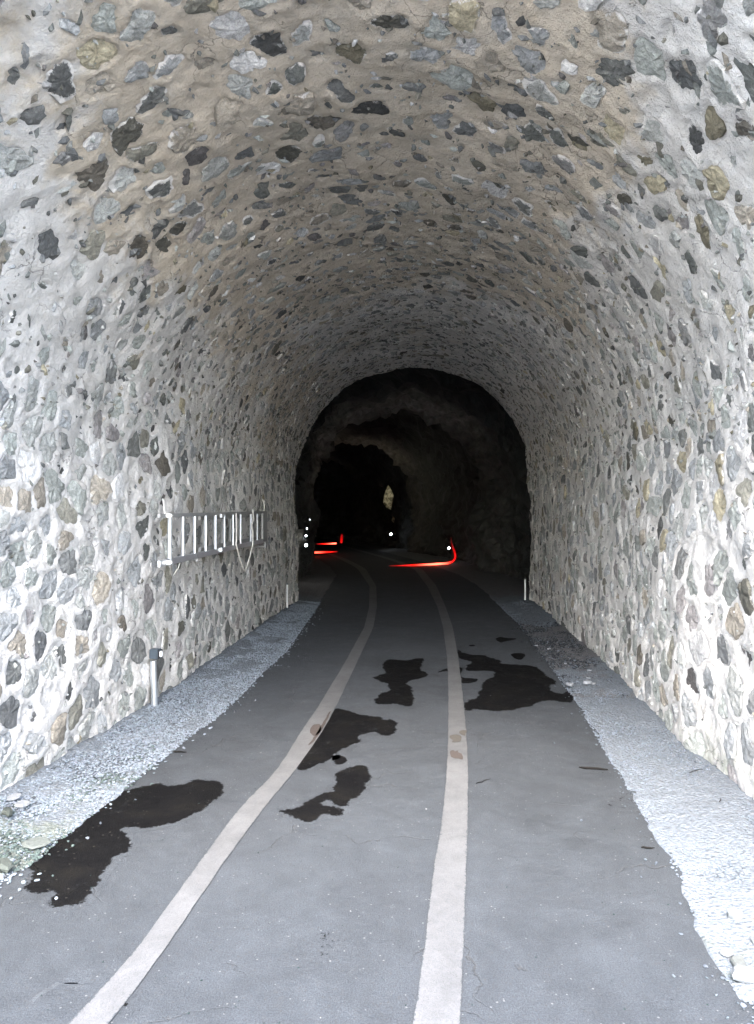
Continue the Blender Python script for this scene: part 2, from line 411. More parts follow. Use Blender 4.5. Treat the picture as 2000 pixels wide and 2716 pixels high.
for i in range(len(SP)):
    d = SP-SP[i]; dist = np.hypot(d[:, 0], d[:, 1]); nb = np.where((dist > 0) & (dist < .5))[0]
    phi = np.arctan2(d[nb, 1], d[nb, 0]); dd = dist[nb]
    cosv = np.cos(ANG[:, None]-phi[None, :])
    rr = np.where(cosv > .05, (dd[None, :]*.5)/np.maximum(cosv, .05), 9).min(1)
    wl = WL[i]
    if wl > .5: base = rnd.choice([.06, .09, .11, .12, .14, .17])*rnd.uniform(.85, 1.15); joint = rnd.uniform(.007, .014)
    else: base = rnd.choice([.03, .04, .05, .065, .075, .09, .11])*rnd.uniform(.8, 1.15); joint = .014
    if wl < .5: base *= 1+.28*math.exp(-max(0, SP[i, 1]-4.6)**2/1.6)
    if DM[i] < .125: base *= .75
    el = rnd.uniform(1.0, 1.75) if wl > .5 else rnd.uniform(1, 2.5); ori = rnd.uniform(0, PI) if wl < .5 else rnd.gauss(PI/2, .5)
    k = rnd.randint(3, 5); poly = np.full(NA, 9.0)
    for e in range(k):
        ps = 2*PI*e/k+rnd.uniform(-.5, .5); pd = base*rnd.uniform(.62, 1.2)
        cv = np.cos(ANG-ps); poly = np.minimum(poly, np.where(cv > .08, pd/np.maximum(cv, .08), 9))
    poly = np.minimum(poly, base*1.75)
    st = np.sqrt((np.cos(ANG-ori)*math.sqrt(el))**2+(np.sin(ANG-ori)/math.sqrt(el))**2)
    o = np.minimum(poly/st, np.maximum(rr-joint, .02))
    nz = np.array([rnd.uniform(-1, 1) for _ in range(NA)]); nz = nz*.8+np.roll(nz, 1)*.2
    o = o*(1+.19*nz); OUT.append(np.maximum(o, .015))
OUT = np.array(OUT); NS = len(SP)
# mortar grid field: smallest r/outline ratio over the stones
DA = .0225
ga = np.arange(0, AT+DA, DA); gy = np.arange(YA, YB+.001, .023)
RATIO = np.full((len(ga), len(gy)), 9.0); LIFT = np.zeros_like(RATIO)
proud = np.array([rnd.choice([-.022, -.008, -.006, -.004, -.002, 0, .003, .008]) for wv in WL])
lip = np.array([rnd.choice([0, 0, .002, .005, .009]) for _ in range(NS)])
for i in range(NS):
    R = OUT[i].max()*1.6
    i0, i1 = np.searchsorted(ga, [SP[i, 0]-R, SP[i, 0]+R]); j0, j1 = np.searchsorted(gy, [SP[i, 1]-R, SP[i, 1]+R])
    if i1 <= i0 or j1 <= j0: continue
    A, Y = np.meshgrid(ga[i0:i1]-SP[i, 0], gy[j0:j1]-SP[i, 1], indexing='ij')
    r = np.hypot(A, Y); t = (np.arctan2(Y, A) % (2*PI))/(2*PI)*NA
    k = t.astype(int) % NA; f = t-np.floor(t)
    ro = OUT[i][k]*(1-f)+OUT[i][(k+1) % NA]*f
    q = r/ro; sub = RATIO[i0:i1, j0:j1]; ls = LIFT[i0:i1, j0:j1]
    m = q < sub; ls[m] = lip[i]; sub[m] = q[m]
A, Y = np.meshgrid(ga, gy, indexing='ij')
H = HL(A, Y)+.011*fbm(A*8, Y*8, 8, 3)+.005*vnoise(A*23, Y*23, 15)
H = H-.015*(1-sstep(.80, 1.02, RATIO))+LIFT*np.exp(-((RATIO-1.12)/.18)**2)
# warm staining, algae near the ground and smeared joints are traits of the plaster
stain = np.clip(1.15*np.exp(-(((A-5.3)/1.5)**2+((Y-4.3)/1.3)**2))+.8*np.exp(-(((A-4.6)/1.1)**2+((Y-6.6)/1.3)**2))+.6*np.exp(-(((A-6.6)/.8)**2+((Y-6.6)/.9)**2))
                +.5*np.exp(-(((A-7.9)/1.0)**2+((Y-9.5)/2.4)**2))+.45*np.exp(-(((A-2.6)/1.2)**2+((Y-10)/2.2)**2))+.34*sstep(2.3, 3.6, A)*(1-sstep(5.8, 7.0, A)), 0, 1)
algae = np.clip(.62*np.exp(-((AT-A-.2)/.35)**2)*np.exp(-((Y-4.4)/1.0)**2)+.5*np.exp(-((A-.2)/.3)**2)*np.exp(-((Y-4.2)/.6)**2), 0, 1)
YJ = Y+sstep(YB-.5, YB, Y)*(.05*vnoise(A*6, A*0+3, 3)+.03*vnoise(A*19, A*0+7, 4))
P = S(A, YJ, H)

def lining_piece(name, lo, hi, parent):
    m = (ga >= lo-1e-6) & (ga <= hi+1e-6); idx = np.where(m)[0]
    Pp = P[idx]; nA = len(idx)
    st, al = stain[idx], algae[idx]
    # returns at both ends of the masonry so that it has thickness
    e0 = S(ga[idx], YA, -.55)[:, None, :]; e1 = S(ga[idx], YB+.02, -.12)[:, None, :]; e2 = S(ga[idx], YB+.03, -.6)[:, None, :]
    Pp = np.concatenate([e0, Pp, e1, e2], 1)
    st = np.pad(st, ((0, 0), (1, 2)), mode='edge'); al = np.pad(al, ((0, 0), (1, 2)), mode='edge')
    n, mm = Pp.shape[:2]
    me = mesh_np(name, Pp.reshape(-1, 3), grid_faces(n, mm), True, {'stain': st.ravel(), 'algae': al.ravel()})
    return link(name, me, M['mortar'], parent)
iL = np.searchsorted(ga, L0); iR = np.searchsorted(ga, AV)
left_wall = empty('stone_wall', (-1.8, 7, 0)); tag(left_wall, 'left rubble stone wall of the tunnel mouth, with the ladder hung on it', 'wall')
right_wall = empty('stone_wall', (2.3, 7, 0)); tag(right_wall, 'right rubble stone wall of the tunnel mouth, bright at the frame edge', 'wall')
vault = empty('stone_vault', (.2, 7, 2)); tag(vault, 'arched stone and plaster vault overhead spanning the road', 'vault')
def noneg(o, par):
    o.matrix_parent_inverse = Matrix.Translation(-par.location); return o
noneg(lining_piece('mortar_face', 0, ga[iL], left_wall), left_wall)
noneg(lining_piece('mortar_face', ga[iL], ga[iR], vault), vault)
noneg(lining_piece('mortar_face', ga[iR], AT+1, right_wall), right_wall)

PAL = [((.165, .172, .158), 5), ((.158, .162, .160), 5), ((.20, .203, .19), 4), ((.085, .086, .082), 2.2), ((.165, .148, .122), 3),
       ((.29, .285, .275), 2), ((.19, .17, .12), .8), ((.12, .115, .095), 2.2), ((.15, .14, .135), 1.5)]
def pick_tint(a):
    ws = [p[1] for p in PAL]
    if a > 6.3: ws[6] *= 2.2; ws[3] *= .6
    if a < 2.3 or a > 8.1: ws = [w_*f_ for w_, f_ in zip(ws, (1.4, 1.3, 1.4, .8, .45, 1, .35, .8, .8))]
    t = rnd.choices([p[0] for p in PAL], ws)[0]; k = rnd.uniform(.72, 1.2)*1.65
    return (t[0]*k, t[1]*k, t[2]*k)
def stone_mesh(i, nseg=12):
    a0, y0 = SP[i]; ang = np.arange(nseg)*2*PI/nseg+rnd.uniform(0, .3)
    t = (ang % (2*PI))/(2*PI)*NA; k = t.astype(int) % NA; f = t-np.floor(t)
    ro = OUT[i][k]*(1-f)+OUT[i][(k+1) % NA]*f
    pr = proud[i]; big = ro.mean()
    pln = [(rnd.uniform(.0, .005), rnd.gauss(0, .08), rnd.gauss(0, .08)) for _ in range(rnd.choice([1, 2, 3]))]
    top = lambda u, v: np.min([c_+p_*u+q_*v for c_, p_, q_ in pln], 0)
    A_, Y_, H_, E = [], [], [], []
    for rat, dep in ((1.06, -.035), (.93, -.003), (.55, .003)):
        ra = ro*rat
        aa = ra*np.cos(ang); yy = ra*np.sin(ang)
        jit = np.array([rnd.gauss(0, .0032 if rat < 1 else 0) for _ in range(nseg)])
        A_.append(aa); Y_.append(yy); H_.append(dep+(pr if rat < 1.01 else 0)+jit+(top(aa, yy) if rat < 1 else 0)); E.append(np.full(nseg, {1.06: 1, .93: .78, .55: .3}[rat]))
    A_.append([0]); Y_.append([0]); H_.append([pr+.003+min(p_[0] for p_ in pln)]); E.append([0])
    A_ = np.concatenate(A_)+a0; Y_ = np.concatenate(Y_)+y0; H_ = np.concatenate(H_); E = np.concatenate(E)
    A_ = np.clip(A_, .0, AT); Y_ = np.clip(Y_, YA+.01, YB+.05)
    V = S(A_, Y_, H_+HL(A_, Y_))
    F = []
    for r in range(2):
        for q in range(nseg):
            q2 = (q+1) % nseg; F.append((r*nseg+q, r*nseg+q2, (r+1)*nseg+q2)); F.append((r*nseg+q, (r+1)*nseg+q2, (r+1)*nseg+q))
    for q in range(nseg): F.append((2*nseg+q, 2*nseg+(q+1) % nseg, 3*nseg))
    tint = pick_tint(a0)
    if pr < -.02: tint = tuple(v*.38 for v in tint)  # recessed stones tinted dark, hole shade put into their colour
    elif rnd.random() < (.12 if WL[i] > .5 else .24): tint = tuple(v*.42 for v in tint)
    sm = rnd.choice([-.32, -.24, -.15, -.08, 0, .12]) if WL[i] > .5 else rnd.choice([-.25, -.15, -.05, .05, .15, .3])
    if LX(y0) and a0 < AV and y0 > 7.5 and rnd.random() < .4: sm += .1
    n = len(V)
    return V, np.array(F), {'tint': np.tile(np.array([*tint, 1.0]), (n, 1)), 'edge': E, 'smear': np.full(n, sm)}
def join_meshes(parts):
    V = []; F = []; at = {}; b = 0
    for v, f, a in parts:
        V.append(v); F.append(f+b); b += len(v)
        for k2, arr in a.items(): at.setdefault(k2, []).append(arr)
    return np.concatenate(V), np.concatenate(F), {k2: np.concatenate(x) for k2, x in at.items()}
# how large each stone shows in the photograph (area / distance^2 * facing)
cen = S(SP[:, 0], SP[:, 1], 0); nin = S(SP[:, 0], SP[:, 1], .1)-cen
vw = cen-np.array([0, 0, 1.6]); dist = np.linalg.norm(vw, axis=1)
face = np.abs((vw*nin).sum(1))/dist/.1
area = (OUT**2).mean(1)*PI*face/dist**2
infr = (np.abs(vw[:, 0]/vw[:, 1]) < 1040/1961) & (vw[:, 2]/vw[:, 1] < 1400/1961)
area = np.where(infr, area, area*.01)
who = np.where(SP[:, 0] < ga[iL], 0, np.where(SP[:, 0] < ga[iR], 1, 2))
for g, par in enumerate((left_wall, vault, right_wall)):
    ids = [i for i in np.argsort(-area) if who[i] == g]
    rest = []
    for n_, i in enumerate(ids):
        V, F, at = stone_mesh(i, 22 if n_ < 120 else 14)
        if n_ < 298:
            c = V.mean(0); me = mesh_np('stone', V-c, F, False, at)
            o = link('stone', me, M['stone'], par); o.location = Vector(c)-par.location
        else: rest.append((V, F, at))
    if rest:
        V, F, at = join_meshes(rest); me = mesh_np('small_stones', V, F, False, at)
        o = link('small_stones', me, M['stone'], par); tag(o, kind='stuff'); noneg(o, par)
# chips and pits in the plaster: small dark fragments
def chips(n, alo, ahi, par, smin, smax, dark):
    parts = []
    for _ in range(n):
        a = rnd.uniform(alo, ahi); y = YA+(YB-YA)*rnd.random()**.8; s = rnd.uniform(smin, smax)*rnd.uniform(.6, 1.2); k = 6
        ori = rnd.uniform(0, PI); el = rnd.uniform(1, 2.6)
        an = np.arange(k)*2*PI/k+rs.uniform(-.3, .3, k); r = s*rs.uniform(.6, 1.25, k)
        u = r*np.cos(an)*el; v = r*np.sin(an)
        aa = a+u*math.cos(ori)-v*math.sin(ori); yy = y+u*math.sin(ori)+v*math.cos(ori)
        hh = np.full(k, -.004); base = HL(np.array([a]), np.array([y]))[0]
        aa = np.append(aa, a); yy = np.append(yy, y); hh = np.append(hh, rnd.uniform(.008, .018))+base
        aa = np.clip(aa, alo, ahi); yy = np.clip(yy, YA+.01, YB)
        V = S(aa, yy, hh); F = np.array([(q, (q+1) % k, k) for q in range(k)])
        t = np.array(pick_tint(a))*(.55 if rnd.random() < dark else 1.1)
        m = len(V); parts.append((V, F, {'tint': np.tile([*t, 1.0], (m, 1)), 'edge': np.zeros(m), 'smear': np.full(m, -.4)}))
    V, F, at = join_meshes(parts)
    o = link('stone_chips', mesh_np('stone_chips', V, F, False, at), M['stone'], par); tag(o, kind='stuff'); noneg(o, par)
chips(6500, L0, AV, vault, .006, .030, .75); chips(900, .1, L0, left_wall, .006, .02, .6); chips(900, AV, AT-.1, right_wall, .006, .02, .6)

# portal face and the hillside outside, behind the viewer's frame
aa = np.linspace(0, AT, 90); inner = S(aa, YA+.0, -.5); inner[:, 1] = YA-.02
rows = [S(aa, YA, -.02)*[1, 0, 1]+[0, YA-.02, 0]]
cx = -.16
for k, (sc_, sy_) in enumerate(((1.12, 0), (1.3, .3), (1.6, 1.6), (2.4, 6), (6, 26))):
    q = inner.copy(); q[:, 0] = cx+(inner[:, 0]-cx)*sc_; q[:, 2] = np.where(inner[:, 2] < .2, inner[:, 2], inner[:, 2]*(1+(sc_-1)*.75))
    q[:, 1] = YA-.02+sy_+.1*vnoise(aa*2, aa*0+k, 4); rows.append(q)
W = np.stack(rows, 1)
o = link('rock_hillside', mesh_np('rock_hillside', W.reshape(-1, 3), grid_faces(*W.shape[:2]), True, {'brown': np.full(W.shape[0]*W.shape[1], .5)}), M['rock']); tag(o, kind='structure')

# ------------------------------------------------------------------ rough rock tunnel beyond the lining
_py = [12, 14, 17, 20, 23, 26, 30, 36, 45, 60]; _pc = [.62, .66, .62, .22, -.35, -1.05, -2.0, -3.6, -6.6, -12]
yc = np.linspace(12, 60, 600); _k = np.hanning(31); _k /= _k.sum()
_pp = np.interp(yc, _py, _pc); _pp = np.convolve(np.concatenate([np.full(15, _pp[0]), _pp, np.full(15, _pp[-1])]), _k, 'valid')
def CX(y): return np.where(np.asarray(y) < 12, (LX(y)+RX(y))/2, np.interp(y, yc, _pp))
ry = np.concatenate([np.arange(12.15, 30, .16), np.arange(30, 60, .4)]); ra = np.linspace(0, 1, 84)
hwid = np.interp(ry, [12, 13, 16.2, 18.2, 18.7, 20, 23.5, 25.6, 26.0, 28, 32, 34.2, 34.6, 60], [2.35, 2.4, 2.4, 2.05, 2.55, 2.5, 2.4, 2.05, 2.5, 2.4, 2.3, 1.95, 2.4, 2.4])
crw = np.interp(ry, [12, 13, 15.6, 18.0, 18.6, 20, 23.5, 25.2, 25.8, 28, 31, 33.0, 33.6, 60], [4.45, 4.55, 4.5, 3.86, 4.6, 4.6, 4.3, 3.78, 4.5, 4.4, 4.2, 3.7, 4.4, 4.3])
RA, RYY = np.meshgrid(ra, ry, indexing='ij')
tot = 2*1.9+PI*2.1; d = RA*tot
th = np.clip((d-1.9)/2.1, 0, PI)
nz = .13*np.round(2.6*fbm(d*1.3, RYY*1.1, 61, 3))/1.6+.16*fbm(d*.9, RYY*.7, 21, 3)+.16*np.abs(fbm(d*1.9, RYY*1.5, 31, 3))-.06+.07*rs.uniform(-1, 1, RYY.shape)
hw2 = hwid[None, :]+nz; ch = crw[None, :]-1.9+nz
X = CX(RYY)-hw2*np.cos(th); Z = 1.9+ch*np.sin(th)
Z = np.where(d < 1.9, d-.1, np.where(d > 1.9+PI*2.1, tot-d-.1, Z))
Z = np.where((d < 1.9) | (d > 1.9+PI*2.1), np.minimum(Z, 1.9), Z)
brown_lit = .62*np.clip(np.exp(-((RYY-17.3)/.7)**2)+np.exp(-((RYY-25.0)/.9)**2)+.8*np.exp(-((RYY-33)/1.2)**2), 0, 1)*sstep(.12, .3, RA)*(1-.85*sstep(.58, .76, RA))  # rib crowns at upper left paler: daylight on them put into the colour
PR = np.stack([X, RYY, Z], -1)
# close the far end
end = np.repeat(np.array([[[float(CX(60)), 60.5, 1.5]]]), len(ra), 0); PR = np.concatenate([PR, end], 1); brown_lit = np.pad(brown_lit, ((0, 0), (0, 1)))
o = link('rock_tunnel_wall', mesh_np('rock_tunnel_wall', PR.reshape(-1, 3), grid_faces(*PR.shape[:2]), False, {'brown': brown_lit.ravel()}), M['rock']); tag(o, kind='structure')

# ------------------------------------------------------------------ road, verges
eL = [G(*p) for p in ((0, 2341), (75, 2296), (149, 2231), (323, 2097), (428, 2013), (502, 1953), (587, 1893), (700, 1779), (755, 1730), (836, 1615))]
eR = [G(*p) for p in ((1987, 2675), (1893, 2511), (1849, 2420), (1813, 2333), (1689, 2118), (1609, 1991), (1544, 1876), (1425, 1718), (1381, 1658), (1277, 1560))]
far = [(y, float(CX(y))) for y in (17.5, 20, 23, 26, 30, 36, 45, 60)]
ely = [-60, 1.5]+[p[1] for p in eL]+[f[0] for f in far]; elx = [-1.6, -1.6]+[p[0] for p in eL]+[f[1]-1.5 for f in far]
ery = [-60, 1.5]+[p[1] for p in eR]+[f[0] for f in far]; erx = [1.1, 1.12]+[p[0] for p in eR]+[f[1]+1.4 for f in far]
def EL(y): return np.interp(y, ely, elx)
def ER(y): return np.interp(y, ery, erx)
yy = np.concatenate([np.linspace(-60, 1, 40), np.arange(1.1, 60, .1)]); uu = np.linspace(0, 1, 12)
Xr = (EL(yy)-.06)[:, None]*(1-uu)+(ER(yy)+.06)[:, None]*uu
PRd = np.stack([Xr, np.repeat(yy[:, None], 12, 1), np.zeros_like(Xr)], -1)
o = link('road', mesh_np('road', PRd.reshape(-1, 3), grid_faces(len(yy), 12, True)), M['asphalt']); tag(o, kind='structure')
gs = 400
o = link('ground', mesh_np('ground', [(-gs, -gs, -.09), (gs, -gs, -.09), (gs, gs, -.09), (-gs, gs, -.09)], [(0, 1, 2, 3)], True, {'mud_shade': np.zeros(4), 'moss': np.zeros(4)}), M['outside']); tag(o, kind='structure')
def verge(side):
    ys = np.concatenate([np.arange(-8, 1.6, .4), np.arange(1.6, 12.4, .02), np.arange(12.4, 40, .15)]); nu = 64
    u = np.linspace(0, 1, nu)
    if side < 0:
        x0 = EL(ys)+.03+.05*fbm(ys*3.5, ys*0+1, 2, 4); x1 = np.where(ys < YA, -6, np.where(ys < YB, LX(np.clip(ys, 1, 13))-.06, CX(ys)-2.5))
    else:
        x0 = ER(ys)-.03+.05*fbm(ys*3.5, ys*0+9, 3, 4); x1 = np.where(ys < YA, 6, np.where(ys < YB, RX(np.clip(ys, 1, 13))+.06, CX(ys)+2.5))
    Xv = x0[:, None]*(1-u)+x1[:, None]*u; Yv = np.repeat(ys[:, None], nu, 1)
    dd = np.abs(Xv-x0[:, None])
    Zv = .004+.05*sstep(0, .7, dd)+.007*fbm(Xv*12, Yv*12, 3, 3)+.012*fbm(Xv*3, Yv*3, 6, 2)*sstep(0, .2, dd)-.03*(1-sstep(0, .03, dd))
    if side > 0: mud_shade = np.clip(1.5*np.exp(-((Yv+.9*fbm(Xv*2, Yv*1.2, 9, 3)-8.5)/1.2)**2)+.5*np.exp(-((Yv+.35*fbm(Xv*3, Yv*2, 4, 3)-6.2)/.3)**2)+.7*sstep(11, 14, Yv), 0, 1); moss = .5*np.exp(-((Yv-2.6)/.35)**2)+.2*sstep(9.5, 12, Yv)  # deep-end rise paints tunnel shade on the verge, the nearer bands are mud
    else:
        mud_shade = .5*np.exp(-(dd/.1)**2)*np.exp(-((Yv-4.2)/.7)**2)+.3*sstep(10, 12, Yv)+.4*sstep(12, 14, Yv)  # the two deep terms paint shade, the near one is mud
        moss = np.clip(.85*(1-sstep(3.4, 4.1, Yv))+.55*np.exp(-((Yv-4.3)/.35)**2)*np.exp(-((dd-.12)/.12)**2), 0, 1)
    me = mesh_np('gravel_verge', np.stack([Xv, Yv, Zv], -1).reshape(-1, 3), grid_faces(len(ys), nu, side > 0), True, {'mud_shade': mud_shade.ravel(), 'moss': moss.ravel()})
    tag(link('gravel_verge', me, M['gravel']), kind='structure')
verge(-1); verge(1)
# loose gravel
t_ = (1+5**.5)/2
ICO_V = np.array([(-1, t_, 0), (1, t_, 0), (-1, -t_, 0), (1, -t_, 0), (0, -1, t_), (0, 1, t_), (0, -1, -t_), (0, 1, -t_), (t_, 0, -1), (t_, 0, 1), (-t_, 0, -1), (-t_, 0, 1)])/math.hypot(1, t_)
ICO_F = np.array([(0, 11, 5), (0, 5, 1), (0, 1, 7), (0, 7, 10), (0, 10, 11), (1, 5, 9), (5, 11, 4), (11, 10, 2), (10, 7, 6), (7, 1, 8), (3, 9, 4), (3, 4, 2), (3, 2, 6), (3, 6, 8), (3, 8, 9), (4, 9, 5), (2, 4, 11), (6, 2, 10), (8, 6, 7), (9, 8, 1)])
def pebbles(name, X, Y, Z, S_, tint):
    n = len(X); R = rs.uniform(.7, 1.25, (n, 12, 1)); sc3 = rs.uniform(.55, 1.25, (n, 1, 3)); sc3[:, :, 2] *= .65
    V = ICO_V[None]*R*sc3*S_[:, None, None]
    an = rs.uniform(0, 2*PI, n); c, s = np.cos(an)[:, None], np.sin(an)[:, None]
    V = np.stack([V[..., 0]*c-V[..., 1]*s, V[..., 0]*s+V[..., 1]*c, V[..., 2]], -1)+np.stack([X, Y, Z], -1)[:, None, :]
    F = (ICO_F[None]+np.arange(n)[:, None, None]*12).reshape(-1, 3)
    tc = np.concatenate([tint, np.ones((n, 1))], 1)
    me = mesh_np(name, V.reshape(-1, 3), F, False, {'tint': np.repeat(tc, 12, 0)})
    return tag(link(name, me, M['pebble']), kind='stuff')
def tints(n, lo=(.3, .32, .34), var=.18, darkp=.07):
    k = 1+rs.uniform(-var, var, (n, 1)); t = np.array(lo)[None]*k*(1+rs.uniform(-.03, .03, (n, 3)))
    t[rs.rand(n) < darkp] *= .3; return t
def tintL(n, lo):
    t = tints(n, lo); ddx = np.abs(Xp-EL(Yp))
    ms = np.clip(.9*(1-sstep(3.3, 4.0, Yp))+.6*np.exp(-((Yp-4.3)/.35)**2)*np.exp(-((ddx-.12)/.12)**2), 0, 1)*(vnoise(Xp*5, Yp*5, 2) > -.35) > rs.rand(n)
    t[ms] *= np.array([[.38, .44, .36]]); return t
n = 24000
Yp = 3.0+9.4*rs.rand(n)**1.15; u = rs.rand(n); x0, x1 = EL(Yp)+.02, LX(Yp)+.03
Xp = x0*(1-u)+x1*u; sp_ = rs.rand(n) < .007; Xp[sp_] = (x0+rs.exponential(.05, n))[sp_]; dd = np.maximum(0, x0-Xp)
Zp = .004+.05*sstep(0, .7, dd)+.002
pebbles('gravel_left', Xp, Yp, Zp, rs.uniform(.004, .0115, n), tintL(n, (.12, .138, .157)))
n = 13000
Yp = 2.2+10.2*rs.rand(n)**1.2; u = rs.rand(n)**1.1; x0, x1 = ER(Yp)-.02, RX(Yp)-.03
Xp = x0*(1-u)+x1*u; sp_ = rs.rand(n) < .009; Xp[sp_] = (x0-rs.exponential(.05, n))[sp_]; dd = np.maximum(0, Xp-x0)
Zp = .004+.05*sstep(0, .7, dd)+.0
mudp = 1.5*np.exp(-((Yp+.9*fbm(Xp*2, Yp*1.2, 9, 3)-8.5)/1.3)**2) > rs.rand(n); tt = tints(n, (.096, .113, .132), .14, .03); tt[sp_] *= .6; tt[mudp] *= np.where(rs.rand(mudp.sum()) < .08, .9, .16)[:, None]
pebbles('gravel_right', Xp, Yp, Zp, rs.uniform(.003, .0085, n)*np.where(mudp, 1.5, 1), tt)
# grit on the asphalt
n = 600
Yp = 1.6+8*rs.rand(n)**1.3; u = rs.rand(n); Xp = EL(Yp)*(1-u)+ER(Yp)*u
pebbles('road_grit', Xp, Yp, np.full(n, .001), rs.uniform(.0015, .0045, n), np.where(rs.rand(n, 1) < .94, np.array([[.01, .019, .018]]), np.array([[.15, .15, .148]])))

# painted lines
def stripe(name, left, right, label, z=.004):
    l = np.array([G(*p, z) for p in left]); r = np.array([G(*p, z) for p in right])
    ys = np.arange(max(l[0, 1], r[0, 1])-.0, 60, .05)
    ys = np.arange(-3.0, 60, .05)
    fx = lambda arr, y: np.interp(y, arr[:, 1], arr[:, 0])
    yl, yr = l[-1, 1], r[-1, 1]
    kl = np.where(ys <= yl, fx(l, ys), fx(l, yl)+(CX(ys)-CX(yl))); kr = np.where(ys <= yr, fx(r, ys), fx(r, yr)+(CX(ys)-CX(yr)))
    s0l = (l[1, 0]-l[0, 0])/(l[1, 1]-l[0, 1]); s0r = (r[1, 0]-r[0, 0])/(r[1, 1]-r[0, 1])
    kl = np.where(ys < l[0, 1], l[0, 0]+s0l*(ys-l[0, 1]), kl)
    kr = np.where(ys < r[0, 1], kl+(r[0, 0]-l[0, 0]), kr)
    k = np.hanning(15); k /= k.sum()
    pad = lambda v: np.convolve(np.concatenate([np.full(7, v[0]), v, np.full(7, v[-1])]), k, 'valid')
    kl = pad(kl)+.0035*fbm(ys*14, ys*0+2, 5, 3); kr = pad(kr)+.0035*fbm(ys*14, ys*0+6, 7, 3)
    V = []
    us = np.array([0, .12, .35, .65, .88, 1]); X5 = kl[:, None]*(1-us)+kr[:, None]*us
    V = np.stack([X5, np.repeat(ys[:, None], 6, 1), np.full_like(X5, z)], -1).reshape(-1, 3)
    o = link(name, mesh_np(name, V, grid_faces(len(ys), 6, True), True, {'edge': np.tile([1, .6, .2, .2, .6, 1], len(ys))}), M['line']); tag(o, kind='structure'); return o
lineL = stripe('road_marking', [(179, 2716), (343, 2545), (522, 2296), (631, 2147), (733, 2045), (801, 1936), (839, 1881), (906, 1772), (966, 1663), (979, 1609), (980, 1554), (950, 1511)],
               [(293, 2716), (418, 2545), (587, 2296), (696, 2147), (782, 2045), (858, 1936), (888, 1881), (940, 1772), (991, 1663), (1000, 1609), (998, 1554), (972, 1511)], '')
lineR = stripe('road_marking', [(1096, 2716), (1126, 2518), (1150, 2300), (1170, 2200), (1185, 2045), (1189, 1936), (1189, 1827), (1186, 1745), (1175, 1663), (1160, 1609), (1133, 1554), (1100, 1511)],
               [(1222, 2716), (1229, 2518), (1237, 2300), (1241, 2200), (1242, 2045), (1237, 1936), (1226, 1827), (1216, 1745), (1201, 1663), (1182, 1609), (1158, 1554), (1122, 1511)], '')

# flat patches: irregular outlines lying on the road
def outline(P2, jit):
    V = []; n = len(P2)
    for i in range(n):
        p0, p1, p2, p3 = P2[i-1], P2[i], P2[(i+1) % n], P2[(i+2) % n]
        k = max(1, min(14, int((p2-p1).length/.02)))
        for s_ in range(k):
            t = s_/k
            q = .5*((2*p1)+(p2-p0)*t+(2*p0-5*p1+4*p2-p3)*t*t+(3*p1-p0-3*p2+p3)*t**3)
            w1 = float(fbm(np.array([q.x*9]), np.array([q.y*9]), 40, 3)[0]); w2 = float(fbm(np.array([q.x*9]), np.array([q.y*9]), 50, 3)[0])
            V.append((q.x+jit*(2.2*w1+rnd.uniform(-.3, .3)), q.y+jit*(3*w2+rnd.uniform(-.35, .35))))
    return np.array(V)
def patch(name, pts, mat, z, jit=.010, parent=None):
    V = [(x, y, z) for x, y in outline([Vector((*G(*p, z), 0)) for p in pts], jit)]
    bm = bmesh.new(); vs = [bm.verts.new(v) for v in V]; f = bm.faces.new(vs)
    bm.normal_update()
    if f.normal.z < 0: bmesh.ops.reverse_faces(bm, faces=[f])
    bmesh.ops.triangulate(bm, faces=bm.faces[:])
    me = bpy.data.meshes.new(name); bm.to_mesh(me); bm.free()
    return link(name, me, mat, parent)
def damp(name, pts, mat, z, jit=.010, st=.016, rim=.045, top=1.0):
    O = outline([Vector((*G(*p, z), 0)) for p in pts], jit)
    gx = np.arange(O[:, 0].min()-rim, O[:, 0].max()+rim+st, st); gy_ = np.arange(O[:, 1].min()-rim, O[:, 1].max()+rim+st, st)
    X, Y = np.meshgrid(gx, gy_, indexing='ij'); px, py = X.ravel(), Y.ravel()
    d = np.full(len(px), 9.0); ins = np.zeros(len(px), bool)
    for i in range(len(O)):
        ax, ay = O[i]; bx, by = O[(i+1) % len(O)]; vx, vy = bx-ax, by-ay
        t = np.clip(((px-ax)*vx+(py-ay)*vy)/(vx*vx+vy*vy+1e-12), 0, 1)
        d = np.minimum(d, np.hypot(px-ax-t*vx, py-ay-t*vy))
        c = ((ay > py) != (by > py)); ins ^= c & (px < (bx-ax)*(py-ay)/(by-ay+1e-12)+ax)
    sd_ = np.where(ins, d, -d); w_ = np.clip(.5+sd_/(2*rim), 0, 1)*top
    F = grid_faces(len(gx), len(gy_), True); keep = (sd_[F] > -rim).all(1); F = F[keep]
    used = np.unique(F); mp = np.full(len(px), -1); mp[used] = np.arange(len(used))
    return link(name, mesh_np(name, np.stack([px, py, np.full(len(px), z)], -1)[used], mp[F], True, {'wet': w_[used]}), mat)
def z3(l): return [(zx/2.0114, 1600+zy/2.0114) for zx, zy in l]
def z4(l): return [(700+zx/1.8356, 1500+zy/1.8356) for zx, zy in l]
